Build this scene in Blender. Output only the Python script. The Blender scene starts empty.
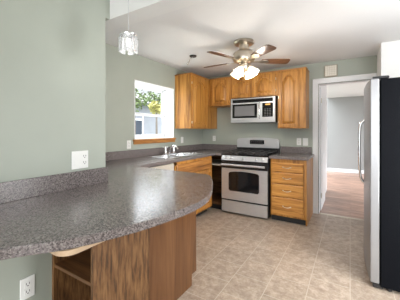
import bpy, math, random
from math import radians as R, sin, cos, pi
from mathutils import Matrix, Vector
from mathutils.geometry import tessellate_polygon

S = bpy.context.scene
COL = S.collection

# ------------------------------------------------------------------ camera
H = 1.27
cd = bpy.data.cameras.new('camera'); cam = bpy.data.objects.new('camera', cd); COL.objects.link(cam)
cam.location = (0, 0, H); cam.rotation_euler = (R(90), 0, R(31.5))
cd.sensor_width = 36; cd.lens = 245 / 400 * 36; cd.shift_y = -19 / 400; cd.clip_start = 0.02
S.camera = cam
# ------------------------------------------------------------------ world, exposure
w = bpy.data.worlds.new('sky'); S.world = w; w.use_nodes = True
bg = w.node_tree.nodes['Background']; bg.inputs[0].default_value = (0.90, 0.95, 1.0, 1); bg.inputs[1].default_value = 1.0
# overcast sky: pale at the horizon, much brighter overhead
_t = w.node_tree; _g = _t.nodes.new('ShaderNodeNewGeometry'); _s = _t.nodes.new('ShaderNodeSeparateXYZ')
_m = _t.nodes.new('ShaderNodeMapRange'); _m.interpolation_type = 'SMOOTHSTEP'
_m.inputs['From Min'].default_value = -0.19; _m.inputs['From Max'].default_value = -0.36
_m.inputs['To Min'].default_value = 0.62; _m.inputs['To Max'].default_value = 5.5
_t.links.new(_g.outputs['Incoming'], _s.inputs[0]); _t.links.new(_s.outputs['Z'], _m.inputs['Value']); _t.links.new(_m.outputs[0], bg.inputs[1])
S.view_settings.view_transform = 'Standard'; S.view_settings.look = 'None'
S.view_settings.exposure = 0.68; S.view_settings.gamma = 1; S.view_settings.use_curve_mapping = False

def area(name, loc, rot, sx, sy, power, color=(1, 1, 1)):
    l = bpy.data.lights.new(name, 'AREA'); l.shape = 'RECTANGLE'; l.size = sx; l.size_y = sy
    l.energy = power; l.color = color
    o = bpy.data.objects.new(name, l); o.location = loc; o.rotation_euler = rot; COL.objects.link(o); return o
# kitchen window daylight; the other areas are added fills without a visible source
area('rear_fill', (0.6, -3.2, 1.5), (R(110), 0, 0), 3.6, 2.2, 58, (0.96, 0.98, 1.0))  # added fill for assumed glazing behind the camera, tilted up for bounce
area('window_daylight', (-3.15, 2.78, 2.72), (0, R(-52), 0), 0.6, 1.0, 130, (0.93, 0.97, 1.0))
area('dining_fill', (2.9, 0.9, 1.35), (0, R(90), 0), 1.9, 2.8, 6, (0.98, 0.99, 1.0))  # added fill lighting the peninsula panels, left wall and floor
area('kitchen_side_fill', (1.25, 1.60, 1.15), (0, R(78), R(-48)), 1.5, 1.2, 52, (0.97, 0.985, 1.0))  # added unseen fill, brightens the back of the kitchen
area('hall_fill', (1.9, 6.5, 0.9), (0, R(112), 0), 1.6, 2.4, 12, (0.97, 0.98, 1.0))  # added fill aimed upward to whiten the hall ceiling

# ------------------------------------------------------------------ materials
def mat(name, col, rough=0.5, metal=0.0, **kw):
    m = bpy.data.materials.new(name); m.use_nodes = True
    b = m.node_tree.nodes['Principled BSDF']
    b.inputs['Base Color'].default_value = (*col, 1); b.inputs['Roughness'].default_value = rough
    b.inputs['Metallic'].default_value = metal
    for k, v in kw.items():
        b.inputs[k.replace('_', ' ')].default_value = v
    return m
def nd(m, t, **kw):
    n = m.node_tree.nodes.new(t)
    for k, v in kw.items(): setattr(n, k, v)
    return n
def lk(m, a, b): m.node_tree.links.new(a, b)
def ramp(m, fac, stops):
    r = nd(m, 'ShaderNodeValToRGB'); e = r.color_ramp.elements
    while len(e) < len(stops): e.new(0.5)
    for el, (p, c) in zip(e, stops): el.position = p; el.color = (*c, 1)
    lk(m, fac, r.inputs[0]); return r.outputs[0]
def coords(m, scale=(1, 1, 1), rot=(0, 0, 0), loc=(0, 0, 0)):
    g = nd(m, 'ShaderNodeNewGeometry'); mp = nd(m, 'ShaderNodeMapping')
    mp.inputs['Scale'].default_value = scale; mp.inputs['Rotation'].default_value = rot; mp.inputs['Location'].default_value = loc
    lk(m, g.outputs['Position'], mp.inputs[0]); return mp.outputs[0]
def noise(m, vec, scale, detail=4, rough=0.5, dist=0.0):
    n = nd(m, 'ShaderNodeTexNoise'); n.inputs['Scale'].default_value = scale; n.inputs['Detail'].default_value = detail
    n.inputs['Roughness'].default_value = rough; n.inputs['Distortion'].default_value = dist
    lk(m, vec, n.inputs['Vector']); return n.outputs['Fac']
def bump(m, fac, strength, dist=0.01):
    b = nd(m, 'ShaderNodeBump'); b.inputs['Strength'].default_value = strength; b.inputs['Distance'].default_value = dist
    lk(m, fac, b.inputs['Height']); lk(m, b.outputs[0], m.node_tree.nodes['Principled BSDF'].inputs['Normal'])
def base(m, sock): lk(m, sock, m.node_tree.nodes['Principled BSDF'].inputs['Base Color'])

def paint(name, col, rough=0.55, var=0.03, bs=0.08):
    m = mat(name, col, rough)
    c = tuple(x * (1 - var) for x in col); d = tuple(min(1, x * (1 + var)) for x in col)
    base(m, ramp(m, noise(m, coords(m), 3.0), [(0.35, c), (0.65, d)]))
    bump(m, noise(m, coords(m), 90, 3), bs, 0.004)
    return m
def wood(name, dark, mid, light, axis='z', rough=0.38, coarse=1.0, contrast=0.5, stretch=0.06):
    m = mat(name, mid, rough)
    sc = {'z': (1, 1, stretch), 'x': (stretch, 1, 1), 'y': (1, stretch, 1)}[axis]
    v = coords(m, sc)
    a = noise(m, v, 70 / coarse, 4, 0.6, 0.3)
    b = noise(m, coords(m, tuple(x if x < 1 else 1 for x in sc)), 9 / coarse, 3, 0.5, 1.2)
    mx = nd(m, 'ShaderNodeMath', operation='MULTIPLY_ADD'); lk(m, a, mx.inputs[0]); mx.inputs[1].default_value = contrast
    sc2 = nd(m, 'ShaderNodeMath', operation='MULTIPLY'); lk(m, b, sc2.inputs[0]); sc2.inputs[1].default_value = 1 - contrast
    lk(m, sc2.outputs[0], mx.inputs[2])
    base(m, ramp(m, mx.outputs[0], [(0.36, dark), (0.50, mid), (0.64, light)]))
    bump(m, a, 0.08, 0.002)
    return m

M = {}
M['green'] = paint('sage_wall_paint', (0.378, 0.408, 0.355), 0.5)
M['ceil'] = paint('ceiling_paint', (0.76, 0.76, 0.76), 0.8, 0.01, 0.5)
M['white'] = paint('white_trim_paint', (0.80, 0.81, 0.82), 0.35, 0.01, 0.02)
M['greywall'] = paint('hall_wall_paint', (0.29, 0.29, 0.285), 0.6, 0.01)
M['whitewall'] = paint('white_wall_paint', (0.78, 0.78, 0.77), 0.6, 0.01)
M['oak'] = wood('honey_oak', (0.19, 0.070, 0.010), (0.43, 0.188, 0.034), (0.58, 0.29, 0.070), 'z')
M['oakx'] = wood('honey_oak_horizontal', (0.21, 0.080, 0.012), (0.47, 0.205, 0.042), (0.62, 0.32, 0.080), 'x')
M['oaky'] = wood('honey_oak_along_wall', (0.15, 0.052, 0.010), (0.40, 0.168, 0.038), (0.56, 0.27, 0.075), 'y')
M['brownpanel'] = wood('brown_veneer', (0.085, 0.034, 0.012), (0.145, 0.062, 0.024), (0.195, 0.092, 0.038), 'z', 0.3, 1.0, 0.3)
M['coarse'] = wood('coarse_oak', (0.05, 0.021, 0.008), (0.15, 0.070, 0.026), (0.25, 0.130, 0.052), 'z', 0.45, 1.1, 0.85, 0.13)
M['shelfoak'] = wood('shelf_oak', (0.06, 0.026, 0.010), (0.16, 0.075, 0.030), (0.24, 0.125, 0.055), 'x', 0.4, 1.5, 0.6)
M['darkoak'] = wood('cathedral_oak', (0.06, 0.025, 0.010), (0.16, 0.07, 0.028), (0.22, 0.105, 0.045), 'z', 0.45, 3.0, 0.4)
M['ply'] = wood('pale_plywood', (0.42, 0.28, 0.17), (0.56, 0.40, 0.26), (0.66, 0.50, 0.35), 'y', 0.5, 2.0, 0.5)
M['blade'] = wood('walnut_blade', (0.05, 0.022, 0.01), (0.10, 0.045, 0.022), (0.16, 0.075, 0.035), 'x', 0.3, 2.0)
M['toe'] = mat('black_toe_kick', (0.012, 0.012, 0.013), 0.6)
M['dark'] = mat('dark_recess', (0.03, 0.022, 0.018), 0.7)

def laminate():
    m = mat('speckled_laminate', (0.2, 0.19, 0.19), 0.2)
    v = coords(m)
    vo = nd(m, 'ShaderNodeTexVoronoi'); vo.inputs['Scale'].default_value = 230; lk(m, v, vo.inputs['Vector'])
    sep = nd(m, 'ShaderNodeSeparateColor'); lk(m, vo.outputs['Color'], sep.inputs[0])
    base(m, ramp(m, sep.outputs[0], [(0.0, (0.055, 0.047, 0.046)), (0.3, (0.135, 0.115, 0.114)), (0.7, (0.20, 0.172, 0.168)), (0.95, (0.27, 0.24, 0.23))]))
    return m
M['lam'] = laminate()
def tile():
    m = mat('stone_look_tile', (0.4, 0.33, 0.27), 0.36)
    v = coords(m, (1, 1, 1), (0, 0, R(90)), (0.0, 0.0, 0))
    br = nd(m, 'ShaderNodeTexBrick'); lk(m, v, br.inputs['Vector'])
    br.offset = 0.5; br.squash = 1.0
    br.inputs['Scale'].default_value = 1.0; br.inputs['Brick Width'].default_value = 0.29; br.inputs['Row Height'].default_value = 0.29
    br.inputs['Mortar Size'].default_value = 0.0035; br.inputs['Mortar Smooth'].default_value = 0.3; br.inputs['Bias'].default_value = 0
    br.inputs['Color1'].default_value = (0.93, 0.93, 0.93, 1); br.inputs['Color2'].default_value = (1.05, 1.045, 1.04, 1); br.inputs['Mortar'].default_value = (1, 1, 1, 1)
    a = noise(m, coords(m), 13, 6, 0.65, 0.3); b = noise(m, coords(m), 48, 5, 0.65, 0.3)
    mx = nd(m, 'ShaderNodeMath', operation='MULTIPLY_ADD'); lk(m, a, mx.inputs[0]); mx.inputs[1].default_value = 0.6
    h = nd(m, 'ShaderNodeMath', operation='MULTIPLY'); lk(m, b, h.inputs[0]); h.inputs[1].default_value = 0.4; lk(m, h.outputs[0], mx.inputs[2])
    c = ramp(m, mx.outputs[0], [(0.36, (0.27, 0.205, 0.155)), (0.50, (0.395, 0.315, 0.245)), (0.63, (0.53, 0.445, 0.365))])
    mu = nd(m, 'ShaderNodeMix', data_type='RGBA', blend_type='MULTIPLY'); mu.inputs['Factor'].default_value = 1
    lk(m, c, mu.inputs[6]); lk(m, br.outputs['Color'], mu.inputs[7])
    gr = nd(m, 'ShaderNodeMix', data_type='RGBA'); lk(m, br.outputs['Fac'], gr.inputs['Factor']); lk(m, mu.outputs[2], gr.inputs[6])
    gr.inputs[7].default_value = (0.52, 0.46, 0.38, 1)
    base(m, gr.outputs[2])
    return m
M['tile'] = tile()
def planks():
    m = mat('plank_floor', (0.3, 0.2, 0.15), 0.3)
    v = coords(m, (1, 1, 1))
    br = nd(m, 'ShaderNodeTexBrick'); lk(m, v, br.inputs['Vector']); br.offset = 0.37
    br.inputs['Scale'].default_value = 1; br.inputs['Brick Width'].default_value = 1.2; br.inputs['Row Height'].default_value = 0.16
    br.inputs['Mortar Size'].default_value = 0.002; br.inputs['Mortar Smooth'].default_value = 0.1
    br.inputs['Color1'].default_value = (0.7, 0.7, 0.72, 1); br.inputs['Color2'].default_value = (1.15, 1.12, 1.1, 1); br.inputs['Mortar'].default_value = (0.5, 0.5, 0.5, 1)
    c = ramp(m, noise(m, coords(m, (0.1, 1, 1)), 28, 5, 0.6, 0.4), [(0.38, (0.19, 0.100, 0.065)), (0.5, (0.35, 0.205, 0.145)), (0.64, (0.47, 0.30, 0.22))])
    mu = nd(m, 'ShaderNodeMix', data_type='RGBA', blend_type='MULTIPLY'); mu.inputs['Factor'].default_value = 1
    lk(m, c, mu.inputs[6]); lk(m, br.outputs['Color'], mu.inputs[7]); base(m, mu.outputs[2])
    return m
M['planks'] = planks()
def steel(name, col=(0.62, 0.61, 0.60), rough=0.32, axis='x'):
    m = mat(name, col, rough, 0.7)
    sc = {'x': (0.02, 1, 1), 'z': (1, 1, 0.02), 'y': (1, 0.02, 1)}[axis]
    n = noise(m, coords(m, sc), 500, 2)
    base(m, ramp(m, n, [(0.3, tuple(c * 0.9 for c in col)), (0.7, tuple(min(1, c * 1.08) for c in col))]))
    return m
M['steel'] = steel('brushed_steel', (0.62, 0.625, 0.64), 0.36); M['fsteel'] = steel('fridge_steel', (0.30, 0.30, 0.305), 0.30, 'y')
M['chrome'] = mat('chrome', (0.82, 0.82, 0.82), 0.12, 1.0)
M['nickel'] = mat('brushed_nickel', (0.60, 0.54, 0.45), 0.28, 1.0)
M['sinksteel'] = mat('sink_steel', (0.72, 0.72, 0.73), 0.22, 1.0)
M['blackgloss'] = mat('black_glass', (0.008, 0.008, 0.009), 0.08)
M['black'] = mat('black_enamel', (0.012, 0.012, 0.013), 0.3)
M['iron'] = mat('cast_iron', (0.035, 0.035, 0.036), 0.45)
M['fridgeside'] = paint('fridge_side_charcoal', (0.003, 0.0035, 0.005), 0.6, 0.05, 0.25)
M['fridgeside'].node_tree.nodes['Principled BSDF'].inputs['Specular IOR Level'].default_value = 0.06
M['mwglass'] = mat('microwave_window', (0.16, 0.16, 0.165), 0.25)
M['plastic'] = mat('white_plastic', (0.80, 0.80, 0.78), 0.35)
M['slot'] = mat('outlet_slots', (0.12, 0.11, 0.11), 0.5)
M['cream'] = mat('shaded_cream_plastic', (0.42, 0.37, 0.29), 0.5)  # chime box colour darkened to paint in shade on sides and grille gaps
M['creamlight'] = mat('pale_cream_plastic', (0.74, 0.70, 0.62), 0.5)
M['beige'] = mat('beige_control_panel', (0.55, 0.50, 0.43), 0.4)
M['lcd'] = mat('display_glass', (0.03, 0.04, 0.05), 0.15)
M['amber'] = mat('amber_display', (0.4, 0.2, 0.05), 0.3, 0, Emission_Color=(1.0, 0.55, 0.15, 1), Emission_Strength=0.6)
M['key'] = mat('key_legends', (0.16, 0.16, 0.16), 0.4)
M['shade'] = mat('frosted_lamp_shade', (0.9, 0.85, 0.75), 0.4, 0, Emission_Color=(1.0, 0.80, 0.52, 1), Emission_Strength=1.3)
M['bulb'] = mat('lit_bulb', (1, 1, 1), 0.4, 0, Emission_Color=(1.0, 0.86, 0.66, 1), Emission_Strength=5)
M['crystal'] = mat('crystal', (0.95, 0.96, 0.97), 0.06, 0, Transmission_Weight=0.75, IOR=1.45)
M['pbulb'] = mat('pendant_bulb', (1, 1, 1), 0.4, 0, Emission_Color=(1.0, 0.97, 0.93, 1), Emission_Strength=1.0)
M['cord'] = mat('clear_grey_cord', (0.55, 0.56, 0.57), 0.4)
M['glass'] = mat('window_glass', (1, 1, 1), 0.0, 0, Transmission_Weight=1.0, IOR=1.0)
M['vinyl'] = mat('white_vinyl', (0.84, 0.85, 0.86), 0.3)
M['siding'] = paint('pale_siding', (0.25, 0.26, 0.29), 0.7, 0.04)
M['roofing'] = paint('grey_shingle', (0.22, 0.22, 0.23), 0.9, 0.1)
M['darkwin'] = mat('dark_house_window', (0.05, 0.06, 0.08), 0.15)
M['leaf'] = paint('leaf_green', (0.10, 0.14, 0.05), 0.7, 0.3)
M['leafy'] = paint('leaf_yellow_green', (0.30, 0.28, 0.09), 0.7, 0.3)
M['bark'] = paint('bark', (0.12, 0.10, 0.085), 0.9, 0.2)
M['lawn'] = paint('pale_lawn', (0.30, 0.32, 0.24), 0.95, 0.2)

# ------------------------------------------------------------------ mesh builder
class MB:
    def __init__(self, M4=None):
        self.v = []; self.f = []; self.M = M4
    def add(self, vs, fs, M4=None):
        n = len(self.v)
        for p in vs:
            p = Vector(p)
            if M4: p = M4 @ p
            if self.M: p = self.M @ p
            self.v.append(p)
        self.f += [tuple(i + n for i in f) for f in fs]
        return self
    def box(self, x0, x1, y0, y1, z0, z1, M4=None):
        vs = [(x, y, z) for z in (z0, z1) for y in (y0, y1) for x in (x0, x1)]
        return self.add(vs, [(0, 2, 3, 1), (4, 5, 7, 6), (0, 1, 5, 4), (2, 6, 7, 3), (0, 4, 6, 2), (1, 3, 7, 5)], M4)
    def bbox(self, x0, x1, y0, y1, z0, z1, c=0.004, M4=None):
        # chamfered box: corners cut
        vs = []; idx = {}
        X = (x0, x1); Y = (y0, y1); Z = (z0, z1)
        for a in (0, 1):
            for b in (0, 1):
                for d in (0, 1):
                    sx = c if a == 0 else -c; sy = c if b == 0 else -c; sz = c if d == 0 else -c
                    for k, p in enumerate([(X[a], Y[b] + sy, Z[d] + sz), (X[a] + sx, Y[b], Z[d] + sz), (X[a] + sx, Y[b] + sy, Z[d])]):
                        idx[(a, b, d, k)] = len(vs); vs.append(p)
        g = lambda a, b, d, k: idx[(a, b, d, k)]
        fs = []
        for a in (0, 1):
            q = [g(a, 0, 0, 0), g(a, 1, 0, 0), g(a, 1, 1, 0), g(a, 0, 1, 0)]; fs.append(q if a else q[::-1])
            q = [g(0, a, 0, 1), g(0, a, 1, 1), g(1, a, 1, 1), g(1, a, 0, 1)]; fs.append(q if a else q[::-1])
            q = [g(0, 0, a, 2), g(1, 0, a, 2), g(1, 1, a, 2), g(0, 1, a, 2)]; fs.append(q if a else q[::-1])
        for a in (0, 1):
            for b in (0, 1):
                fs.append([g(a, b, 0, 0), g(a, b, 1, 0), g(a, b, 1, 1), g(a, b, 0, 1)])
                fs.append([g(a, 0, b, 0), g(a, 1, b, 0), g(a, 1, b, 2), g(a, 0, b, 2)])
                fs.append([g(0, a, b, 1), g(1, a, b, 1), g(1, a, b, 2), g(0, a, b, 2)])
                for d in (0, 1): fs.append([g(a, b, d, 0), g(a, b, d, 1), g(a, b, d, 2)])
        return self.add(vs, fs, M4)
    def tube(self, pts, r, n=10, r2=None, closed=False):
        pts = [Vector(p) for p in pts]; N = len(pts)
        rings = []; up = None
        for i, p in enumerate(pts):
            if closed: d = pts[(i + 1) % N] - pts[i - 1]
            else: d = pts[min(i + 1, N - 1)] - pts[max(i - 1, 0)]
            d.normalize()
            if up is None: up = d.orthogonal().normalized()
            up = (up - d * up.dot(d)).normalized(); s = d.cross(up)
            rr = r if r2 is None else r + (r2 - r) * i / (N - 1)
            rings.append([p + (up * cos(2 * pi * k / n) + s * sin(2 * pi * k / n)) * rr for k in range(n)])
        vs = [q for ring in rings for q in ring]; fs = []
        for i in range(N if closed else N - 1):
            j = (i + 1) % N
            for k in range(n): fs.append((i * n + k, i * n + (k + 1) % n, j * n + (k + 1) % n, j * n + k))
        if not closed: fs += [tuple(range(n))[::-1], tuple((N - 1) * n + k for k in range(n))]
        return self.add(vs, fs)
    def lathe(self, prof, c=(0, 0, 0), n=24, M4=None, caps=True):
        vs = []; fs = []
        for (r, z) in prof:
            for k in range(n): vs.append((c[0] + r * cos(2 * pi * k / n), c[1] + r * sin(2 * pi * k / n), c[2] + z))
        for i in range(len(prof) - 1):
            for k in range(n): fs.append((i * n + k, i * n + (k + 1) % n, (i + 1) * n + (k + 1) % n, (i + 1) * n + k))
        if caps: fs += [tuple(range(n))[::-1], tuple((len(prof) - 1) * n + k for k in range(n))]
        return self.add(vs, fs, M4)
    def prism(self, poly, z0, z1, holes=(), M4=None):
        loops = [[Vector((x, y, 0)) for x, y in poly]] + [[Vector((x, y, 0)) for x, y in h] for h in holes]
        tri = tessellate_polygon(loops)
        flat = [p for l in loops for p in l]; n = len(flat)
        vs = [(p.x, p.y, z0) for p in flat] + [(p.x, p.y, z1) for p in flat]
        fs = [t[::-1] for t in tri] + [tuple(i + n for i in t) for t in tri]
        o = 0
        for l in loops:
            L = len(l)
            for i in range(L):
                j = (i + 1) % L; fs.append((o + i, o + j, o + j + n, o + i + n))
            o += L
        return self.add(vs, fs, M4)
    def loops(self, rings, close_end=True, close_start=False):
        n = len(rings[0]); vs = [p for r in rings for p in r]; fs = []
        for i in range(len(rings) - 1):
            for k in range(n): fs.append((i * n + k, i * n + (k + 1) % n, (i + 1) * n + (k + 1) % n, (i + 1) * n + k))
        if close_end: fs.append(tuple((len(rings) - 1) * n + k for k in range(n)))
        if close_start: fs.append(tuple(range(n))[::-1])
        return self.add(vs, fs)
    def build(self, name, m, parent=None, smooth=False, bevel=0.0, local=False):
        off = Vector((0, 0, 0)); q = parent
        if not local:
            while q is not None: off += Vector(q.location); q = q.parent
        me = bpy.data.meshes.new(name)
        me.from_pydata([tuple(p - off) for p in self.v], [], self.f)
        import bmesh
        bm = bmesh.new(); bm.from_mesh(me); bmesh.ops.recalc_face_normals(bm, faces=bm.faces); bm.to_mesh(me); bm.free()
        me.materials.append(m)
        if smooth:
            for p in me.polygons: p.use_smooth = True
        o = bpy.data.objects.new(name, me); COL.objects.link(o)
        if parent: o.parent = parent
        if bevel:
            b = o.modifiers.new('bevel', 'BEVEL'); b.width = bevel; b.segments = 3; b.limit_method = 'ANGLE'; b.angle_limit = R(50)
        if smooth:
            try:
                me.set_sharp_from_angle(angle=R(38))
            except Exception: pass
        return o

def tag(o, label, cat, group=None, kind=None):
    o['label'] = label; o['category'] = cat
    if group: o['group'] = group
    if kind: o['kind'] = kind
    return o
def thing(name, loc, label, cat, group=None, rz=0):
    o = bpy.data.objects.new(name, None); o.location = loc; o.rotation_euler = (0, 0, rz); o.empty_display_size = 0.05
    COL.objects.link(o); return tag(o, label, cat, group)
def struct(o, parent=None):
    o['kind'] = 'structure'; return o
def smoothpath(pts, k=6):
    out = []
    P = [Vector(p) for p in pts]
    for i in range(len(P) - 1):
        a = P[max(i - 1, 0)]; b = P[i]; c = P[i + 1]; d = P[min(i + 2, len(P) - 1)]
        for j in range(k):
            t = j / k
            out.append(0.5 * ((2 * b) + (c - a) * t + (2 * a - 5 * b + 4 * c - d) * t * t + (3 * b - a - 3 * c + d) * t ** 3))
    out.append(P[-1]); return out

# ------------------------------------------------------------------ setting
XL, YB, ZC = -2.48, 4.16, 2.315
XW, YW = -1.47, 1.124            # near partition wall and where it ends
struct(MB().box(-2.7, 3.0, -3.6, YB + 0.03, -0.08, 0).build('floor', M['tile']))
struct(MB().box(-0.62, 3.0, YB + 0.03, 9.0, -0.08, 0.0).build('floor', M['planks']))
struct(MB().box(-2.7, 3.0, 1.30, YB + 0.12, ZC, ZC + 0.1).build('ceiling', M['ceil']))
struct(MB().box(-2.7, 3.0, -3.6, 1.16, 2.75, 2.85).build('ceiling', M['ceil']))
struct(MB().box(-0.62, 3.0, YB + 0.12, 9.0, ZC, ZC + 0.1).build('ceiling', M['ceil']))
struct(MB().box(XL, 3.0, 1.16, 1.30, 2.07, 2.85).build('wall_header', M['whitewall']))
struct(MB().box(XL - 0.2, XW, -3.6, YW, 0, 2.75).box(XL, XW, YW, 1.16, 2.07, 2.75).build('wall_near', M['green']))
# window wall with its opening
WY0, WY1, WZ0, WZ1 = 2.352, 3.215, 1.155, 1.965
struct(MB().box(XL - 0.22, XL, YW, WY0, 0, ZC).box(XL - 0.22, XL, WY1, YB + 0.12, 0, ZC)
       .box(XL - 0.22, XL, WY0, WY1, 0, WZ0).box(XL - 0.22, XL, WY0, WY1, WZ1, ZC).build('wall_left', M['green']))
DX0, DX1, DZ = -0.41, 0.25, 1.985
struct(MB().box(XL, DX0, YB, YB + 0.12, 0, ZC).box(DX1, 3.0, YB, YB + 0.12, 0, ZC)
       .box(DX0, DX1, YB, YB + 0.12, DZ, ZC).build('wall_back', M['green']))
struct(MB().box(0.315, 3.0, 3.6, YB - 0.001, 0, ZC).build('wall_partition', M['whitewall']))
struct(MB().box(2.95, 3.05, -3.6, 3.6, 0, 2.75).build('wall_right', M['green']))
# hall beyond the doorway
struct(MB().box(-0.62, -0.43, YB + 0.12, 6.0, 0, ZC).build('wall_hall_left', M['white']))
struct(MB().box(-2.6, 3.0, 8.75, 8.85, 0, ZC).build('wall_hall_back', M['greywall']))
struct(MB().box(-0.62, 3.0, 8.735, 8.75, 0, 0.10).build('baseboard_hall_back', M['white'], bevel=0.004))
# white casing round the doorway
def casing(name, y, sgn):
    mb = MB()
    for (x0, x1, z0, z1) in ((DX0 - 0.085, DX0 - 0.008, 0, DZ + 0.085), (DX1 + 0.008, min(DX1 + 0.085, 0.312), 0, DZ + 0.085), (DX0 - 0.008, DX1 + 0.008, DZ + 0.008, DZ + 0.085)):
        mb.box(x0, x1, min(y, y + sgn * 0.014), max(y, y + sgn * 0.014), z0, z1)
    mb.box(DX0 - 0.085, DX0 - 0.065, min(y, y + sgn * 0.021), max(y, y + sgn * 0.021), 0, DZ + 0.085)
    mb.box(DX0 - 0.085, 0.312, min(y, y + sgn * 0.021), max(y, y + sgn * 0.021), DZ + 0.065, DZ + 0.085)
    return struct(mb.build(name, M['white'], bevel=0.003))
casing('trim_1', YB, -1)
struct(MB().box(DX0 - 0.008, DX0 + 0.004, YB, YB + 0.12, 0, DZ + 0.008).box(DX1 - 0.004, DX1 + 0.008, YB, YB + 0.12, 0, DZ + 0.008)
       .box(DX0 + 0.004, DX1 - 0.004, YB, YB + 0.12, DZ - 0.004, DZ + 0.008).build('trim_2', M['white']))
struct(MB().box(DX0 + 0.005, DX1 - 0.005, YB + 0.005, YB + 0.05, 0, 0.006).build('trim_3', M['nickel'], bevel=0.002))
# white door leaf folded back against the hall wall
dr = struct(MB().box(-0.425, -0.39, YB + 0.14, YB + 0.86, 0.012, DZ - 0.02).build('door_1', M['white'], bevel=0.003))
MB().box(-0.391, -0.383, YB + 0.24, YB + 0.76, 1.1, 1.8).box(-0.391, -0.383, YB + 0.24, YB + 0.76, 0.2, 0.9).build('door_panel', M['white'], dr, bevel=0.006)
for z in (0.25, 1.75):
    MB().tube([(-0.386, YB + 0.135, z - 0.04), (-0.386, YB + 0.135, z + 0.04)], 0.006, 8).build('hinge', M['nickel'], dr)
# window unit
wx = XL - 0.22
win = struct(MB().box(wx, wx + 0.05, WY0, WY0 + 0.03, WZ0, WZ1).box(wx, wx + 0.05, WY1 - 0.03, WY1, WZ0, WZ1)
             .box(wx, wx + 0.05, WY0, WY1, WZ1 - 0.03, WZ1).box(wx, wx + 0.05, WY0, WY1, WZ0, WZ0 + 0.03).build('window_1', M['vinyl']))
MB().box(wx + 0.05, XL + 0.004, WY0 - 0.0, WY0 + 0.012, WZ0, WZ1).box(wx + 0.05, XL + 0.004, WY1 - 0.012, WY1, WZ0, WZ1)\
    .box(wx + 0.05, XL + 0.004, WY0, WY1, WZ1 - 0.012, WZ1).box(wx + 0.05, XL + 0.004, WY0, WY1, WZ0, WZ0 + 0.014).build('jamb', M['white'], win)
ym, zm = (WY0 + WY1) / 2, 1.52
def sash(x, z0, z1, muntin):
    a, b = WY0 + 0.03, WY1 - 0.03
    mb = MB().box(x, x + 0.025, a, a + 0.03, z0, z1).box(x, x + 0.025, b - 0.03, b, z0, z1)\
        .box(x, x + 0.025, a, b, z0, z0 + 0.032).box(x, x + 0.025, a, b, z1 - 0.032, z1)
    if muntin: mb.box(x + 0.005, x + 0.02, 2.69, 2.705, z0, z1)
    s = mb.build('sash', M['vinyl'], win, bevel=0.002)
    MB().box(x + 0.010, x + 0.014, a + 0.028, b - 0.028, z0 + 0.03, z1 - 0.03).build('pane', M['glass'], s)
sash(wx + 0.003, zm - 0.02, WZ1 - 0.03, False); sash(wx + 0.030, WZ0 + 0.03, zm + 0.015, True)
MB().bbox(XL - 0.0, XL + 0.035, WY0 - 0.03, WY1 + 0.03, WZ0 - 0.022, WZ0 + 0.0, 0.004)\
    .bbox(XL, XL + 0.018, WY0 - 0.02, WY1 + 0.02, WZ0 - 0.065, WZ0 - 0.022, 0.003).build('sill', M['oaky'], win)

# ------------------------------------------------------------------ outside the window
struct(MB().box(-16, XL - 0.24, -4, 22, -0.6, -0.5).build('ground', M['lawn']))
hs = thing('neighbour_house', (-9.0, 9.5, -0.5), 'pale sided neighbouring house seen through the kitchen window', 'house')
mb = MB().box(-11, -8.6, 4.5, 14, -0.5, 2.6)
for k in range(20): mb.box(-8.6, -8.58, 4.5, 14, -0.45 + k * 0.15, -0.33 + k * 0.15)
mb.build('wall', M['siding'], hs)
MB().add([(-8.2, 4.2, 2.6), (-8.2, 14.3, 2.6), (-10, 14.3, 3.3), (-10, 4.2, 3.3), (-11.4, 4.2, 2.6), (-11.4, 14.3, 2.6)],
         [(0, 1, 2, 3), (3, 2, 5, 4), (0, 3, 4), (1, 5, 2), (0, 4, 5, 1)]).build('roof', M['roofing'], hs)
for (a, b) in ((7.75, 8.55), (10.6, 11.4)):
    f = MB().box(-8.58, -8.5, a - 0.08, b + 0.08, 0.75, 1.85).build('window', M['vinyl'], hs)
    MB().box(-8.51, -8.49, a, b, 0.83, 1.77).build('pane', M['darkwin'], f)
random.seed(4)
def tree(x, y, h, cr, n, m, label, zc=None):
    t = thing('tree', (x, y, -0.5), label, 'tree', None)
    tr = MB().tube([(x, y, -0.5), (x + .05, y, h * .4), (x - .04, y + .08, h)], 0.07, 8, 0.02)
    mb = MB(); zc = h if zc is None else zc
    for k in range(9):
        a = random.uniform(0, 2 * pi); e = random.uniform(-.3, .9)
        q = (x + cos(a) * cr * .8, y + sin(a) * cr * .8, zc + e * cr * .7)
        tr.tube([(x, y, zc - .4 * cr), ((x + q[0]) / 2, (y + q[1]) / 2, (zc - .4 * cr + q[2]) / 2 + .08), q], 0.03, 6, 0.008)
    tr.build('trunk', M['bark'], t)
    for k in range(n):
        c = Vector((random.gauss(0, 1), random.gauss(0, 1), random.gauss(0, .7))); c = c.normalized() * cr * random.random() ** .4
        c += Vector((x, y, zc)); s = random.uniform(.05, .11)
        A = Vector((random.uniform(-1, 1), random.uniform(-1, 1), random.uniform(-.6, .6))).normalized(); B = A.orthogonal().normalized()
        mb.add([c - A * s, c + B * s * .45, c + A * s, c - B * s * .45], [(0, 1, 2, 3)])
    mb.build('foliage', m, t)
tree(-7.3, 6.9, 2.4, 0.58, 340, M['leaf'], 'dark leafy tree outside, nearest the left side of the window', 2.55)
tree(-7.3, 8.2, 2.4, 0.56, 340, M['leaf'], 'dark green tree outside, behind the yellowish bush', 2.65)
tree(-6.25, 7.0, 1.9, 0.26, 200, M['leafy'], 'small yellow-green tree outside the right part of the window', 2.15)

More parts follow.
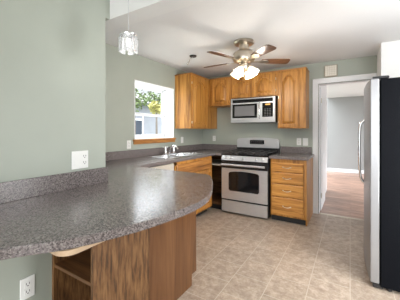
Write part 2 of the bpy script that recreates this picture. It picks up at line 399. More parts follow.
# ------------------------------------------------------------------ countertops
ZT, ZU = 0.915, 0.880
edge = [(-1.10, -0.10), (-0.985, 0.16), (-0.894, 0.318), (-0.850, 0.379), (-0.80, 0.445), (-0.745, 0.55), (-0.695, 0.69), (-0.664, 0.83), (-0.647, 0.96),
        (-0.647, 1.06), (-0.665, 1.17), (-0.711, 1.293), (-0.784, 1.444), (-0.865, 1.585), (-0.935, 1.69)]
ep = [(p.x, p.y) for p in smoothpath([(x, y, 0) for x, y in edge], 5)]
outer = [(XW + 0.001, -0.20), (-1.22, -0.18)] + ep + [(-0.962, 1.72), (-1.0, 1.738), (-1.06, 1.746), (-1.85, 1.775), (-1.85, 3.47), (-1.735, 3.47), (-1.735, YB), (XL, YB), (XL, YW + 0.001), (XW + 0.001, YW + 0.001)]
SX0, SX1, SY0, SY1 = -2.39, -1.93, 2.44, 3.26
hole = [(SX0 + .02, SY0 + .02), (SX1 - .02, SY0 + .02), (SX1 - .02, SY1 - .02), (SX0 + .02, SY1 - .02)]
ct = thing('countertop', (-1.5, 1.5, ZU), 'grey speckled laminate countertop with a rounded peninsula end, holding the sink', 'countertop')
MB().prism(outer, ZU, ZT, [hole]).build('worktop', M['lam'], ct, bevel=0.003)
MB().box(XW, XW + 0.018, -0.2, YW + 0.012, ZT, 1.017).build('backsplash', M['lam'], ct, bevel=0.003)
MB().box(XL, XL + 0.018, YW, YB, ZT, 1.017).build('backsplash', M['lam'], ct, bevel=0.003)
MB().box(XL + 0.018, -1.735, YB - 0.018, YB, ZT, 1.017).build('backsplash', M['lam'], ct, bevel=0.003)
ct2 = thing('countertop', (-0.72, 3.8, ZU), 'short grey speckled countertop piece on the drawer cabinet right of the range', 'countertop')
MB().box(-0.982, -0.470, 3.465, YB, ZU, ZT).build('worktop', M['lam'], ct2, bevel=0.006)
MB().box(-0.982, -0.510, YB - 0.018, YB, ZT, 1.017).build('backsplash', M['lam'], ct2, bevel=0.003)

# ------------------------------------------------------------------ peninsula base
sh = thing('shelf_unit', (-1.27, 0.95, 0), 'open-fronted wooden shelf unit under the near side of the peninsula counter', 'shelf unit')
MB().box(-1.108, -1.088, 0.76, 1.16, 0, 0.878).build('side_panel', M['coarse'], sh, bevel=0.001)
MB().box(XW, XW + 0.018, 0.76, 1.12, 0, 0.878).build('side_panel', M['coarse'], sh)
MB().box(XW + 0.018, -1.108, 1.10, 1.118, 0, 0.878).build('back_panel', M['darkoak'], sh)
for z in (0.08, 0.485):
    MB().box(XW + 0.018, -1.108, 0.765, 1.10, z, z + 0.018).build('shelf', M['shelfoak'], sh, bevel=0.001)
pts = [(-1.45, 0.45)]
rr = 0.05
for k in range(9):
    a = R(-90 + k * 90 / 8); pts.append((-0.777 - rr + rr * cos(a), 0.437 + rr + rr * sin(a)))
pts += [(-0.777, 1.0), (-1.108, 1.0), (-1.108, 0.9), (-1.45, 0.9)]
MB().prism(pts, 0.8605, 0.8785).build('support_board', M['ply'], sh, bevel=0.002)['label'] = 'pale bare wood board with rounded corner'

pc = thing('base_cabinet', (-1.5, 1.45, 0), 'brown veneered peninsula base cabinet, its smooth end panel facing the open floor', 'cabinet')
PM = Matrix(((0, 0, 1, 0), (1, 0, 0, 0), (0, 1, 0, 0), (0, 0, 0, 1)))     # local (a,b,c) -> (x=c, y=a, z=b)
MB().prism([(1.161, 0), (1.684, 0), (1.684, 0.09), (1.75, 0.09), (1.75, 0.879), (1.161, 0.879)], -1.128, -1.110, M4=PM).build('end_panel', M['brownpanel'], pc, bevel=0.001)
MB().box(-1.84, -1.128, 1.161, 1.684, 0.09, 0.879).box(-1.84, -1.128, 1.161, 1.64, 0.0, 0.09).build('body', M['oak'], pc)
MB().box(-1.84, -1.128, 1.64, 1.66, 0, 0.09).build('toe_kick', M['toe'], pc)
MB().box(-1.84, -1.128, 1.684, 1.748, 0.09, 0.879).build('face_frame', M['oak'], pc)

# ------------------------------------------------------------------ cabinet fronts
def FM(x, y, face):   # local: x along the face, -y outward, z up
    return Matrix.Translation((x, y, 0)) @ (Matrix.Identity(4) if face == 'S' else Matrix.Rotation(R(90), 4, 'Z'))
def outline(x0, x1, z0, z1, arch, n=14):
    pts = [(x0, z0), (x1, z0)]
    if not arch: return pts + [(x1, z1), (x0, z1)]
    wd = x1 - x0
    zs = z1 - arch
    pts.append((x1, zs))
    for k in range(n + 1):
        t = k / n; x = x1 - wd * (0.07 + 0.86 * t)
        s = abs(2 * t - 1)
        zz = zs + arch * (0.5 + 0.5 * cos(pi * min(1, max(0, s) ** 1.35))) ** 0.7
        pts.append((x, zz))
    pts.append((x0, zs)); return pts
def outer_for(inn, x0, x1, z0, z1, arch):
    if not arch: return [(x0, z0), (x1, z0), (x1, z1), (x0, z1)]
    o = [(x0, z0), (x1, z0), (x1, z1)]
    o += [(p[0], z1) for p in inn[3:-1]] + [(x0, z1)]
    return o
def door(Mx, x0, x1, z0, z1, parent, m, arch=0.05, fr=0.052, t=0.02, name='door', knob=None):
    inn = outline(x0 + fr, x1 - fr, z0 + fr, z1 - fr, arch); out = outer_for(inn, x0, x1, z0, z1, arch)
    def ins(i): return outline(x0 + fr + i, x1 - fr - i, z0 + fr + i, z1 - fr - i, arch)
    def b(o, c): return [(min(max(p[0], x0 + c), x1 - c), min(max(p[1], z0 + c), z1 - c)) for p in o]
    L = lambda o, y: [(p[0], y, p[1]) for p in o]
    rings = [L(out, 0), L(out, -t + 0.004), L(b(out, 0.004), -t), L(inn, -t), L(ins(0.002), -t + 0.018), L(ins(0.013), -t + 0.018), L(ins(0.042), -t + 0.001)]
    d = MB(Mx).loops(rings, True, True).build(name, m, parent)
    return d
def slab(Mx, x0, x1, z0, z1, parent, m, name='drawer', t=0.02):
    c = 0.008
    rc = lambda i, y: [(x0 + i, y, z0 + i), (x1 - i, y, z0 + i), (x1 - i, y, z1 - i), (x0 + i, y, z1 - i)]
    return MB(Mx).loops([rc(0, 0), rc(0, -t + 0.006), rc(0.004, -t + 0.003), rc(c, -t)], True, True).build(name, m, parent)
def bow_handle(Mx, x, z, parent, wd=0.10):
    pts = [(x - wd / 2, -0.02, z), (x - wd / 2 + 0.006, -0.034, z - 0.001), (x - wd / 4, -0.044, z - 0.006), (x, -0.047, z - 0.008), (x + wd / 4, -0.044, z - 0.006), (x + wd / 2 - 0.006, -0.034, z - 0.001), (x + wd / 2, -0.02, z)]
    mb = MB(Mx).tube(smoothpath(pts, 3), 0.0045, 8)
    for s in (-1, 1): mb.bbox(x + s * wd / 2 - 0.009, x + s * wd / 2 + 0.009, -0.024, -0.02, z - 0.007, z + 0.007, 0.001)
    return mb.build('handle', M['nickel'], parent, smooth=True)
def hinge(Mx, x, z, parent):
    MB(Mx).bbox(x - 0.004, x + 0.004, -0.014, 0, z - 0.018, z + 0.018, 0.001).build('hinge', M['nickel'], parent)

# wall cabinets
ZA, ZB = 1.31, 2.185
YF = 3.84
Cmx = FM(-2.165, 0, 'E')          # local x = world y, outward = +x
c1 = thing('wall_cabinet', (-2.32, 3.70, ZA), 'tall oak wall cabinet by the window with one arched door, beside the kitchen corner', 'cabinet', 'honey oak wall cabinets')
MB().box(XL, -2.165, 3.25, YB, ZA, ZB).build('body', M['oak'], c1, bevel=0.002)
MB().box(XL, -2.150, 3.238, YF, ZB, ZB + 0.014).build('top_moulding', M['oaky'], c1, bevel=0.003)
d = door(Cmx, 3.282, 3.765, ZA + 0.02, ZB - 0.03, c1, M['oak'], 0.09, 0.05)
for z in (ZA + .1, ZB - .14): hinge(Cmx, 3.276, z, d)
S0 = FM(0, YF, 'S')
c2 = thing('wall_cabinet', (-1.93, 4.0, 1.71), 'short oak wall cabinet with one arched door left of the microwave', 'cabinet', 'honey oak wall cabinets')
MB().box(-2.164, -1.752, YF, YB, 1.71, ZB).build('body', M['oak'], c2, bevel=0.002)
door(S0, -2.09, -1.775, 1.735, ZB - 0.03, c2, M['oak'], 0.065, 0.04)
c3 = thing('wall_cabinet', (-1.36, 4.0, 1.815), 'low oak wall cabinet with two arched doors right above the microwave', 'cabinet', 'honey oak wall cabinets')
MB().box(-1.750, -0.952, YF, YB, 1.815, ZB).build('body', M['oak'], c3, bevel=0.002)
for a, b in ((-1.73, -1.375), (-1.335, -0.985)):
    d = door(S0, a, b, 1.828, ZB - 0.03, c3, M['oak'], 0.065, 0.04)
hinge(S0, -0.979, 1.90, d); hinge(S0, -0.979, 2.08, d)
c4 = thing('wall_cabinet', (-0.72, 4.0, ZA), 'tall oak wall cabinet with one arched door right of the microwave, nearest the doorway', 'cabinet', 'honey oak wall cabinets')
MB().box(-0.950, -0.548, YF, YB, ZA, ZB).build('body', M['oak'], c4, bevel=0.002)
d = door(S0, -0.93, -0.640, ZA + 0.02, ZB - 0.03, c4, M['oak'], 0.085, 0.042)
hinge(S0, -0.936, ZA + .1, d); hinge(S0, -0.936, ZB - .4, d)
MB().box(-2.164, -1.752, YF - 0.012, YF + 0.01, ZB, ZB + 0.014).build('top_moulding', M['oakx'], c2, bevel=0.003)
MB().box(-1.750, -0.952, YF - 0.012, YF + 0.01, ZB, ZB + 0.014).build('top_moulding', M['oakx'], c3, bevel=0.003)
MB().box(-0.950, -0.540, YF - 0.012, YB, ZB, ZB + 0.014).build('top_moulding', M['oakx'], c4, bevel=0.003)

# sink run
E0 = FM(-1.875, 0, 'E')
dw = thing('dishwasher', (-2.15, 2.12, 0), 'pale fronted dishwasher under the counter left of the sink cabinet', 'dishwasher')
MB().box(-2.44, -1.885, 1.835, 2.425, 0.02, 0.876).build('body', M['black'], dw)
MB(FM(-1.885, 0, 'E')).bbox(1.838, 2.422, -0.02, 0, 0.11, 0.745, 0.004).build('door', M['steel'], dw)
cp = MB(FM(-1.885, 0, 'E')).bbox(1.838, 2.422, -0.024, 0, 0.75, 0.87, 0.004).build('control_panel', M['beige'], dw)
MB(FM(-1.885, 0, 'E')).bbox(1.98, 2.28, -0.034, -0.023, 0.765, 0.785, 0.003).build('handle', M['black'], cp)
sb = thing('base_cabinet', (-2.15, 2.9, 0), 'oak base cabinet under the sink with false drawer front and doors', 'cabinet')
YS0, YS1 = 2.43, 3.385
MB().box(XL + 0.02, -1.875, YS0, YS0 + 0.018, 0.09, 0.878).box(XL + 0.02, -1.875, YS1 - 0.018, YS1, 0.09, 0.878).box(XL + 0.02, -1.875, YS0, YS1, 0.09, 0.108)\
    .box(XL + 0.02, XL + 0.03, YS0, YS1, 0.09, 0.878).build('body', M['oak'], sb)
MB(E0).box(YS0, YS0 + 0.04, -0.019, 0, 0.09, 0.878).box(YS1 - 0.04, YS1, -0.019, 0, 0.09, 0.878).box(YS0, YS1, -0.019, 0, 0.835, 0.878)\
    .box(YS0, YS1, -0.019, 0, 0.68, 0.70).box(YS0, YS1, -0.019, 0, 0.09, 0.13).build('face_frame', M['oak'], sb)
MB().box(-1.96, -1.945, YS0, YS1, 0, 0.09).build('toe_kick', M['toe'], sb)
E1 = FM(-1.856, 0, 'E')
slab(E1, YS0 + 0.03, YS1 - 0.03, 0.70, 0.845, sb, M['oaky'], 'false_drawer_front')
ymid = (YS0 + YS1) / 2
for a, b in ((YS0 + 0.03, ymid - 0.004), (ymid + 0.004, YS1 - 0.03)): door(E1, a, b, 0.12, 0.69, sb, M['oak'], 0, 0.05)
# corner filler with open niche
cn = thing('corner_cabinet', (-2.1, 3.8, 0), 'open dark corner recess with a narrow shelf between sink cabinet and range', 'cabinet')
MB().box(XL + 0.02, -1.735, YB - 0.03, YB - 0.01, 0, 0.878).box(XL + 0.02, XL + 0.03, YS1 + 0.005, YB - 0.03, 0, 0.878)\
    .box(-1.752, -1.737, 3.56, YB - 0.03, 0, 0.878).build('body', M['shelfoak'], cn)
MB().box(XL + 0.03, -1.752, 3.50, YB - 0.03, 0.72, 0.738).build('shelf', M['beige'], cn)
MB().box(XL + 0.03, -1.752, 3.50, YB - 0.03, 0.09, 0.108).build('bottom_shelf', M['shelfoak'], cn)
MB().box(XL + 0.03, -1.752, 3.56, 3.575, 0, 0.088).build('toe_kick', M['toe'], cn)

# drawer cabinet
dc = thing('drawer_cabinet', (-0.73, 3.82, 0), 'oak base cabinet of four drawers between the range and the doorway', 'cabinet')
MB().box(-0.965, -0.490, 3.50, YB, 0.085, 0.879).box(-0.505, -0.490, 3.52, YB, 0.0, 0.085).build('body', M['oak'], dc, bevel=0.002)
MB().box(-0.965, -0.505, 3.555, 3.57, 0, 0.085).build('toe_kick', M['toe'], dc)
D0 = FM(0, 3.50, 'S')
for (a, b) in ((0.705, 0.828), (0.545, 0.690), (0.360, 0.530), (0.110, 0.345)):
    dd = slab(D0, -0.950, -0.528, a, b, dc, M['oakx'], 'drawer')
    bow_handle(D0, -0.74, (a + b) / 2 + 0.005, dd)

# ------------------------------------------------------------------ range
RX0, RX1, RY = -1.725, -0.988, 3.44
rg = thing('range', ((RX0 + RX1) / 2, 3.78, 0), 'stainless steel gas range with black cooktop and oven window', 'stove')
MB().box(RX0, RX1, RY + 0.03, YB - 0.02, 0.03, 0.895).build('body', M['black'], rg)
for sx in (RX0 + .05, RX1 - .05):
    for sy in (RY + .1, YB - .1): MB().lathe([(0.015, 0), (0.015, 0.03)], (sx, sy, 0), 12).build('foot', M['black'], rg)
D1 = FM(0, RY + 0.03, 'S')
MB(D1).bbox(RX0 + 0.012, RX1 - 0.008, -0.03, 0, 0.03, 0.200, 0.005).build('storage_drawer', M['steel'], rg)
od = MB(D1)
od.prism([(RX0 + 0.012, 0.226), (RX1 - 0.008, 0.226), (RX1 - 0.008, 0.6995), (RX0 + 0.012, 0.6995)], 0, 0.032, M4=Matrix(((1, 0, 0, 0), (0, 0, -1, 0), (0, 1, 0, 0), (0, 0, 0, 1))))
od = od.build('oven_door', M['steel'], rg, bevel=0.004)
wpts = []
wx0, wx1, wz0, wz1 = RX0 + 0.135, RX1 - 0.125, 0.36, 0.655
wpts = [(wx0 + .02, wz0), (wx1 - .02, wz0), (wx1, wz0 + .02), (wx1, wz1 - .03)]
for k in range(9):
    t = k / 8; wpts.append((wx1 - .02 - (wx1 - wx0 - .04) * t, wz1 - 0.01 + 0.018 * (1 - (2 * t - 1) ** 2)))
wpts += [(wx0, wz1 - .03), (wx0, wz0 + .02)]
MB(D1).prism(wpts, 0.0325, 0.036, M4=Matrix(((1, 0, 0, 0), (0, 0, -1, 0), (0, 1, 0, 0), (0, 0, 0, 1)))).build('oven_window', M['blackgloss'], od)
MB(D1).bbox(RX0 + 0.012, RX1 - 0.008, -0.030, 0, 0.7, 0.79, 0.003).build('door_top', M['black'], od)
MB(D1).box(RX0 + 0.012, RX1 - 0.008, -0.02, 0, 0.792, 0.835).build('vent_strip', M['black'], rg)
hz = 0.758
MB(D1).tube([(RX0 + 0.04, -0.075, hz), (RX1 - 0.035, -0.075, hz)], 0.016, 14).tube([(RX0 + 0.06, -0.03, hz), (RX0 + 0.06, -0.075, hz)], 0.010, 10)\
    .tube([(RX1 - 0.055, -0.03, hz), (RX1 - 0.055, -0.075, hz)], 0.010, 10).build('handle', M['steel'], od, smooth=True)
# sloped control strip
MB().add([(RX0 + .01, RY - 0.005, 0.822), (RX1 - .006, RY - 0.005, 0.822), (RX1 - .006, RY + 0.025, 0.895), (RX0 + .01, RY + 0.025, 0.895),
          (RX0 + .01, RY + 0.05, 0.822), (RX1 - .006, RY + 0.05, 0.822), (RX1 - .006, RY + 0.05, 0.895), (RX0 + .01, RY + 0.05, 0.895)],
         [(0, 1, 2, 3), (4, 7, 6, 5), (0, 4, 5, 1), (3, 2, 6, 7), (0, 3, 7, 4), (1, 5, 6, 2)]).build('control_strip', M['steel'], rg, bevel=0.002)
for t in (0.10, 0.235, 0.5, 0.765, 0.90):
    x = RX0 + (RX1 - RX0) * t
    Mk = Matrix.Translation((x, RY + 0.008, 0.857)) @ Matrix.Rotation(R(90 - 22), 4, 'X')
    k = MB(Mk).lathe([(0.024, 0), (0.024, 0.006), (0.019, 0.010), (0.016, 0.028), (0.010, 0.030)], n=18).build('knob', M['steel'], rg, smooth=True)
    MB(Mk).bbox(-0.003, 0.003, -0.016, 0.016, 0.028, 0.036, 0.001).build('grip', M['chrome'], k)
MB().bbox(RX0, RX1, RY + 0.012, YB - 0.085, 0.896, 0.914, 0.004).build('cooktop', M['blackgloss'], rg)
for (bx, by, br) in ((RX0 + .17, RY + .17, .05), (RX0 + .17, RY + .46, .042), (RX1 - .17, RY + .17, .055), (RX1 - .17, RY + .46, .038), ((RX0 + RX1) / 2, RY + .31, .045)):
    MB().lathe([(br + .012, 0), (br + .010, .006), (br, .010), (br, .020), (br * .7, .025)], (bx, by, 0.914), 20).build('burner', M['iron'], rg, smooth=True)
for gi in range(3):
    gx0 = RX0 + 0.02 + gi * (RX1 - RX0 - 0.04) / 3; gx1 = gx0 + (RX1 - RX0 - 0.04) / 3 - 0.006
    gy0, gy1 = RY + 0.04, YB - 0.11; gz = 0.946; g = MB(); r_ = 0.006
    for (a, b) in (((gx0, gy0), (gx1, gy0)), ((gx1, gy0), (gx1, gy1)), ((gx1, gy1), (gx0, gy1)), ((gx0, gy1), (gx0, gy0))):
        g.tube([(a[0], a[1], gz), (b[0], b[1], gz)], r_, 6)
    xm = (gx0 + gx1) / 2
    for yy in (gy0 + .13, (gy0 + gy1) / 2, gy1 - .13): g.tube([(gx0, yy, gz), (gx1, yy, gz)], r_ * .8, 6)
    g.tube([(xm, gy0, gz), (xm, gy1, gz)], r_ * .8, 6)
    for cx in (gx0, gx1):
        for cy in (gy0, gy1): g.tube([(cx, cy, 0.914), (cx, cy, gz)], r_, 6)
    g.build('grate', M['iron'], rg)
# back guard with rounded shoulders
bgp = []
bx0, bx1, bz0, bz1 = RX0 + 0.002, RX1 - 0.002, 0.985, 1.140
bgp = [(bx0, bz0), (bx1, bz0)]
for k in range(7): a = R(k * 15); bgp.append((bx1 - .05 + .05 * cos(a), bz1 - .045 + .045 * sin(a)))
for k in range(1, 8): t = k / 8; bgp.append((bx1 - .05 - (bx1 - bx0 - .1) * t, bz1 + 0.018 * (1 - (2 * t - 1) ** 2)))
for k in range(7): a = R(90 + k * 15); bgp.append((bx0 + .05 + .05 * cos(a), bz1 - .045 + .045 * sin(a)))
PX = Matrix(((1, 0, 0, 0), (0, 0, -1, 0), (0, 1, 0, 0), (0, 0, 0, 1)))
bgd = MB(FM(0, YB - 0.02, 'S')).prism(bgp, 0, 0.062, M4=PX).build('back_guard', M['steel'], rg, bevel=0.005)
MB().box(RX0 + 0.002, RX1 - 0.002, YB - 0.085, YB - 0.02, 0.90, 0.985).build('rear_vent', M['black'], rg)
xm = (RX0 + RX1) / 2 + 0.0
dp = MB().bbox(xm - 0.125, xm + 0.125, YB - 0.088, YB - 0.08, 1.045, 1.115, 0.002).build('display', M['blackgloss'], bgd)
kb = MB()
for r_i in range(2):
    for c_i in range(6): kb.box(xm - 0.105 + c_i * .036, xm - 0.085 + c_i * .036, YB - 0.0888, YB - 0.0878, 1.06 + r_i * .025, 1.067 + r_i * .025)
kb.build('keys', M['key'], dp)

# ------------------------------------------------------------------ microwave
MX0, MX1, MZ0, MZ1, MY = -1.705, -0.968, 1.405, 1.80, 3.765
mw = thing('microwave', ((MX0 + MX1) / 2, 3.96, MZ0), 'stainless over-the-range microwave with black framed window', 'microwave')
MB().box(MX0, MX1, MY + 0.03, YB, MZ0, MZ1 + 0.013).build('body', M['black'], mw)
D2 = FM(0, MY + 0.03, 'S')
fr = MB(D2).bbox(MX0, MX1, -0.03, 0, MZ0, MZ1, 0.006).build('front_frame', M['steel'], mw)
vg = MB(D2)
for k in range(3): vg.box(MX0 + 0.04, MX1 - 0.04, -0.034, -0.0302, MZ1 - 0.065 + k * .016, MZ1 - 0.055 + k * .016)
vg.box(MX0 + 0.035, MX1 - 0.035, -0.0315, -0.0301, MZ1 - 0.072, MZ1 - 0.018).build('vent_grille', M['blackgloss'], mw)
mwd = MB(D2).bbox(MX0 + 0.02, MX1 - 0.215, -0.038, -0.0302, MZ0 + 0.035, MZ1 - 0.085, 0.003).build('door', M['steel'], mw)
MB(D2).bbox(MX0 + 0.035, MX1 - 0.28, -0.0415, -0.038, MZ0 + 0.075, MZ1 - 0.095, 0.001).build('window_border', M['blackgloss'], mwd)
MB(D2).bbox(MX0 + 0.075, MX1 - 0.32, -0.043, -0.0415, MZ0 + 0.105, MZ1 - 0.125, 0.0005).build('window', M['mwglass'], mwd)
hx = MX1 - 0.238
MB(D2).tube(smoothpath([(hx, -0.036, MZ0 + .06), (hx, -0.066, MZ0 + .08), (hx, -0.074, (MZ0 + MZ1) / 2), (hx, -0.066, MZ1 - .11), (hx, -0.036, MZ1 - .09)], 5), 0.010, 10).build('handle', M['chrome'], mwd, smooth=True)
cp = MB(D2).bbox(MX1 - 0.200, MX1 - 0.035, -0.036, -0.0302, MZ0 + 0.085, MZ1 - 0.095, 0.002).build('control_panel', M['blackgloss'], mw)
MB(D2).box(MX1 - 0.15, MX1 - 0.075, -0.037, -0.0358, MZ1 - 0.128, MZ1 - 0.108).build('display', M['amber'], cp)
kb = MB(D2)
for r_i in range(5):
    for c_i in range(3): kb.box(MX1 - 0.165 + c_i * .038, MX1 - 0.142 + c_i * .038, -0.037, -0.0358, MZ0 + 0.105 + r_i * .024, MZ0 + 0.113 + r_i * .024)
kb.build('keys', M['key'], cp)

# ------------------------------------------------------------------ refrigerator
FX, FY0, FY1, FZ = 0.205, 2.405, 3.30, 1.695
fg = thing('refrigerator', (0.55, 2.85, 0), 'side-by-side refrigerator with stainless doors and charcoal side', 'refrigerator')
MB().bbox(FX, 0.93, FY0, FY1, 0.03, FZ - 0.01, 0.006).build('body', M['fridgeside'], fg)
for sx in (FX + .06, .87):
    for sy in (FY0 + .05, FY1 - .05): MB().lathe([(0.02, 0), (0.02, 0.03)], (sx, sy, 0), 12).build('foot', M['black'], fg)
MB().bbox(FX - 0.05, FX + 0.02, FY0 + 0.01, FY1 - 0.01, 0.012, 0.045, 0.004).build('kick_plate', M['black'], fg)
def fdoor(y0, y1, hy):
    mb = MB(); n = 10; prof = []
    for k in range(n + 1):
        t = k / n; yy = y0 + (y1 - y0) * t
        gg = (yy - FY0) / (FY1 - FY0)
        prof.append((FX - 0.066 - 0.022 * (1 - (2 * gg - 1) ** 2) , yy))
    poly = prof + [(FX - 0.006, y1), (FX - 0.006, y0)]
    d = mb.prism(poly, 0.05, FZ - 0.005).build('door', M['fsteel'], fg, bevel=0.006)
    xx = FX - 0.088
    pts = [(xx + .012, hy, 0.755), (xx - 0.025, hy, 0.80), (xx - 0.036, hy, 0.90), (xx - 0.04, hy, 1.08), (xx - 0.037, hy, 1.26), (xx - 0.028, hy, 1.34), (xx + .012, hy, 1.385)]
    MB().tube(smoothpath(pts, 4), 0.0105, 10).build('handle', M['chrome'], d, smooth=True)
    return d
ysp = FY0 + 0.50
fdoor(FY0 + 0.003, ysp - 0.003, ysp - 0.045); fdoor(ysp + 0.003, FY1 - 0.003, ysp + 0.045)
for yy in (FY0 + 0.06, FY1 - 0.06):
    MB().bbox(FX - 0.05, FX + 0.06, yy - 0.03, yy + 0.03, FZ - 0.005, FZ + 0.018, 0.006).build('hinge_cover', M['black'], fg)

# ------------------------------------------------------------------ sink and faucet
sk = thing('sink', ((SX0 + SX1) / 2, (SY0 + SY1) / 2, ZT), 'stainless double-bowl sink set in the counter below the window', 'sink')
def rrect(x0, x1, y0, y1, r, z, n=5):
    out = []
    for (cx, cy, a0) in ((x1 - r, y1 - r, 0), (x0 + r, y1 - r, 90), (x0 + r, y0 + r, 180), (x1 - r, y0 + r, 270)):
        for k in range(n + 1): a = R(a0 + 90 * k / n); out.append((cx + r * cos(a), cy + r * sin(a), z))
    return out
ysm = (SY0 + SY1) / 2
b1 = (SX0 + .075, SX1 - .03, SY0 + .035, ysm - .02); b2 = (SX0 + .075, SX1 - .03, ysm + .02, SY1 - .035)
op = [(p[0], p[1]) for p in rrect(SX0, SX1, SY0, SY1, .04, 0)]
MB().prism(op, ZT + 0.0005, ZT + 0.007, [[(p[0], p[1]) for p in rrect(*b, .05, 0)] for b in (b1, b2)]).build('rim', M['sinksteel'], sk, bevel=0.002)
for b in (b1, b2):
    o = MB(); x0, x1, y0, y1 = b
    rings = [rrect(x0, x1, y0, y1, .05, ZT + .006), rrect(x0 + .004, x1 - .004, y0 + .004, y1 - .004, .05, ZT - .02), rrect(x0 + .012, x1 - .012, y0 + .012, y1 - .012, .05, ZT - .15), rrect(x0 + .04, x1 - .04, y0 + .04, y1 - .04, .04, ZT - .165)]
    o = o.loops(rings, True).build('bowl', M['sinksteel'], sk, smooth=True)
    MB().lathe([(0.038, 0), (0.036, .003), (0.02, .003)], ((x0 + x1) / 2, (y0 + y1) / 2, ZT - .165), 20).build('drain', M['chrome'], o)
fc = thing('faucet', (-2.35, 2.95, ZT + .007), 'chrome two-handle faucet behind the sink under the window', 'faucet')
FXX = -2.352; z0 = ZT + 0.007
MB().bbox(FXX - .025, FXX + .025, 2.82, 3.08, z0, z0 + .018, .006).build('deck_plate', M['chrome'], fc)
for yy in (2.85, 3.05):
    h_ = MB().lathe([(.024, 0), (.020, .02), (.016, .05), (.019, .075), (.012, .09)], (FXX, yy, z0 + .018), 16)
    for a in range(4): h_.tube([(FXX, yy, z0 + .10), (FXX + .042 * cos(R(45 + 90 * a)), yy + .042 * sin(R(45 + 90 * a)), z0 + .108)], .006, 8, .008)
    h_.lathe([(.012, 0), (.014, .02), (.006, .028)], (FXX, yy, z0 + .09), 12).build('handle', M['chrome'], fc, smooth=True)
MB().tube(smoothpath([(FXX, 2.95, z0 + .018), (FXX + .01, 2.95, z0 + .08), (FXX + .07, 2.94, z0 + .125), (FXX + .15, 2.92, z0 + .11), (FXX + .18, 2.915, z0 + .08)], 5), .011, 12).build('spout', M['chrome'], fc, smooth=True)

# ------------------------------------------------------------------ outlets and switches (each plate is a thing)
def plate(Mx, x, z, wd, ht, label, slots=('duplex',), name='outlet'):
    t = tag(MB(Mx).bbox(x - wd / 2, x + wd / 2, -0.006, 0, z - ht / 2, z + ht / 2, 0.002).build(name, M['plastic']), label, 'outlet' if name == 'outlet' else 'light switch')
    n = len(slots)
    for i, s in enumerate(slots):
        cx = x + (i - (n - 1) / 2) * wd / n
        if s == 'duplex':
            for dz in (-0.02, 0.02):
                r_ = MB(Mx).bbox(cx - 0.017, cx + 0.017, -0.0085, -0.006, z + dz - 0.0145, z + dz + 0.0145, 0.001).build('receptacle', M['plastic'], t)
                MB(Mx).box(cx - 0.009, cx - 0.006, -0.0092, -0.0084, z + dz - .002, z + dz + .009).box(cx + 0.006, cx + 0.009, -0.0092, -0.0084, z + dz - .002, z + dz + .009)\
                    .box(cx - 0.003, cx + 0.003, -0.0092, -0.0084, z + dz - .010, z + dz - .005).build('slots', M['slot'], r_)
        else:
            MB(Mx).bbox(cx - 0.016, cx + 0.016, -0.010, -0.006, z - 0.033, z + 0.033, 0.0015).build('rocker', M['plastic'], t)
    return t
EW = FM(XW, 0, 'E'); EL = FM(XL, 0, 'E'); SBk = FM(0, YB, 'S')
plate(EW, 0.932, 1.087, 0.112, 0.112, 'square double white wall plate above the backsplash on the near green wall', ('rocker', 'duplex'))
plate(EW, 0.633, 0.435, 0.070, 0.113, 'white duplex outlet low on the green wall beneath the peninsula counter')
plate(EL, 2.255, 1.092, 0.066, 0.11, 'small white outlet left of the window, just below sill level')
plate(EL, 3.452, 1.115, 0.070, 0.105, 'small white outlet between the window and the corner cabinet', ('rocker',))
plate(SBk, -2.228, 1.128, 0.064, 0.10, 'small white outlet on the back wall left of the range', ('duplex',))
plate(SBk, -0.697, 1.100, 0.066, 0.115, 'white outlet on the back wall right of the range, left one of two', ('duplex',))
plate(SBk, -0.600, 1.098, 0.075, 0.120, 'white switch plate on the back wall nearest the doorway, right one of two', ('rocker',), 'light_switch')

# door chime above the doorway
ch = thing('door_chime', (-0.33, YB - 0.002, 2.045), 'cream square door chime box with grille on the wall above the doorway', 'door chime')
D3 = FM(0, YB, 'S'); cxm, cz = -0.245, 2.165
MB(D3).bbox(cxm - .088, cxm + .088, -0.045, 0, cz - .088, cz + .088, .008).build('box', M['cream'], ch)
g = MB(D3)
for i in range(5):
    for j in range(5): g.bbox(cxm - .074 + i * .030, cxm - .046 + i * .030, -0.050, -0.045, cz - .074 + j * .030, cz - .046 + j * .030, .002)
g.build('grille', M['creamlight'], ch)

# ------------------------------------------------------------------ ceiling fan
FXc, FYc, FB = -1.053, 2.70, 2.085
fn = thing('ceiling_fan', (FXc, FYc, ZC), 'five-blade ceiling fan with walnut blades and lit glass lamp shades', 'ceiling fan')
def L(prof, name, m, parent=None, dz=0): return MB().lathe(prof, (FXc, FYc, dz), 32).build(name, m, parent or fn, smooth=True)
L([(.085, ZC), (.115, ZC - .004), (.122, ZC - .020), (.110, ZC - .036), (.06, ZC - .045)][::-1], 'canopy', M['nickel'])
L([(.05, 2.055), (.085, 2.062), (.122, 2.085), (.130, 2.11), (.126, 2.165), (.105, 2.19), (.07, 2.203), (.058, 2.215), (.056, 2.275)], 'motor_housing', M['nickel'])
L([(.03, 1.985), (.055, 1.992), (.062, 2.02), (.06, 2.045), (.05, 2.056)], 'light_kit', M['nickel'])
def blade_thing(ang):
    Mr = Matrix.Translation((FXc, FYc, FB)) @ Matrix.Rotation(R(ang), 4, 'Z') @ Matrix.Rotation(R(-12), 4, 'X')
    prof = [(.20, .040), (.26, .050), (.36, .056), (.46, .060), (.51, .058), (.53, .045), (.535, .02)]
    poly = [(a, b) for a, b in prof] + [(a, -b) for a, b in prof[::-1]]
    b = MB(Mr).prism(poly, -.003, .004).build('blade', M['blade'], fn, bevel=0.0015)
    MB(Mr).prism([(.10, .018), (.17, .014), (.21, .034), (.26, .034), (.29, .010), (.29, -.010), (.26, -.034), (.21, -.034), (.17, -.014), (.10, -.018)], -.010, -.0035).build('blade_bracket', M['nickel'], b, bevel=0.001)
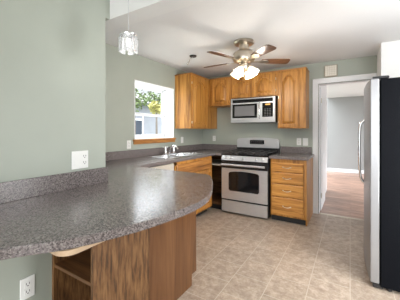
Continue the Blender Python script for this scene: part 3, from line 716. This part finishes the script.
for k in range(5): blade_thing(34 + 72 * k)
for k, a in enumerate((-95, -10, 80, 170)):
    dirv = Vector((cos(R(a)), sin(R(a)), 0)); c = Vector((FXc, FYc, 2.02)) + dirv * .055
    tilt = Matrix.Translation(c) @ Matrix.Rotation(R(a), 4, 'Z') @ Matrix.Rotation(R(-38), 4, 'Y')
    s = MB(tilt).lathe([(.026, -.035), (.034, -.05), (.048, -.085), (.062, -.125), (.060, -.125), (.046, -.085), (.032, -.05), (.024, -.035)], n=20, caps=False).build('lamp_shade', M['shade'], fn, smooth=True)
    MB(tilt).lathe([(.012, .01), (.020, 0), (.026, -.02), (.026, -.038)][::-1], n=16).build('socket', M['nickel'], s, smooth=True)
    MB(tilt).lathe([(.008, -.04), (.020, -.06), (.024, -.08), (.016, -.10), (.004, -.106)][::-1], n=14).build('bulb', M['bulb'], s, smooth=True)
    pl = bpy.data.lights.new('fan_lamp', 'POINT'); pl.energy = 3.6; pl.color = (1.0, 0.92, 0.82); pl.shadow_soft_size = 0.03
    po = bpy.data.objects.new('fan_lamp', pl); po.location = tilt @ Vector((0, 0, -0.15)); COL.objects.link(po)
MB().tube([(FXc, FYc, 1.985), (FXc, FYc, 1.90)], .002, 6).lathe([(.003, 0), (.006, .006), (.003, .014)], (FXc, FYc, 1.886), 8).build('pull_chain', M['nickel'], fn)

# ------------------------------------------------------------------ pendant over the peninsula
px, py = -1.085, 0.985
pd = thing('pendant_light', (px, py, 2.75), 'small crystal pendant lamp hanging over the peninsula counter', 'pendant light')
MB().lathe([(.055, -.022), (.06, -.006), (.058, 0)], (px, py, 2.75), 24).build('canopy', M['chrome'], pd, smooth=True)
MB().tube([(px, py, 2.73), (px, py, 1.84)], .0016, 6).build('cord', M['cord'], pd)
MB().lathe([(.045, 0), (.047, .006), (.018, .010), (.012, .028), (.004, .032)], (px, py, 1.815), 24).build('cap', M['chrome'], pd, smooth=True)
for k in range(6):
    a = R(60 * k + 2); Mc = Matrix.Translation((px + .046 * cos(a), py + .046 * sin(a), 0)) @ Matrix.Rotation(a, 4, 'Z')
    MB(Mc).bbox(-.008, .008, -.0165, .0165, 1.722, 1.806, .003).build('crystal', M['crystal'], pd)
MB().lathe([(.004, -.05), (.012, -.04), (.014, -.02), (.010, 0)], (px, py, 1.80), 12).build('bulb', M['pbulb'], pd, smooth=True)
pl = bpy.data.lights.new('pendant_lamp', 'POINT'); pl.energy = 0.5; pl.shadow_soft_size = 0.02
po = bpy.data.objects.new('pendant_lamp', pl); po.location = (px, py, 1.66); COL.objects.link(po)

# ------------------------------------------------------------------ bare-wire ceiling bracket over the sink, modelled as a small spot
sx, sy = -1.86, 2.85
sp = thing('ceiling_bracket', (sx, sy, ZC), 'tiny dark spotlight fixture on the ceiling near the window cabinet', 'bracket')
MB().lathe([(.045, -.016), (.05, -.006), (.05, 0)], (sx, sy, ZC), 20).build('base', M['iron'], sp, smooth=True)
MB().tube([(sx, sy, ZC - .012), (sx - .03, sy - .02, ZC - .04)], .006, 8).build('arm', M['chrome'], sp)
MB().tube([(sx - .03, sy - .02, ZC - .035), (sx - .07, sy - .04, ZC - .115)], .008, 12, .013).build('head', M['chrome'], sp, smooth=True)
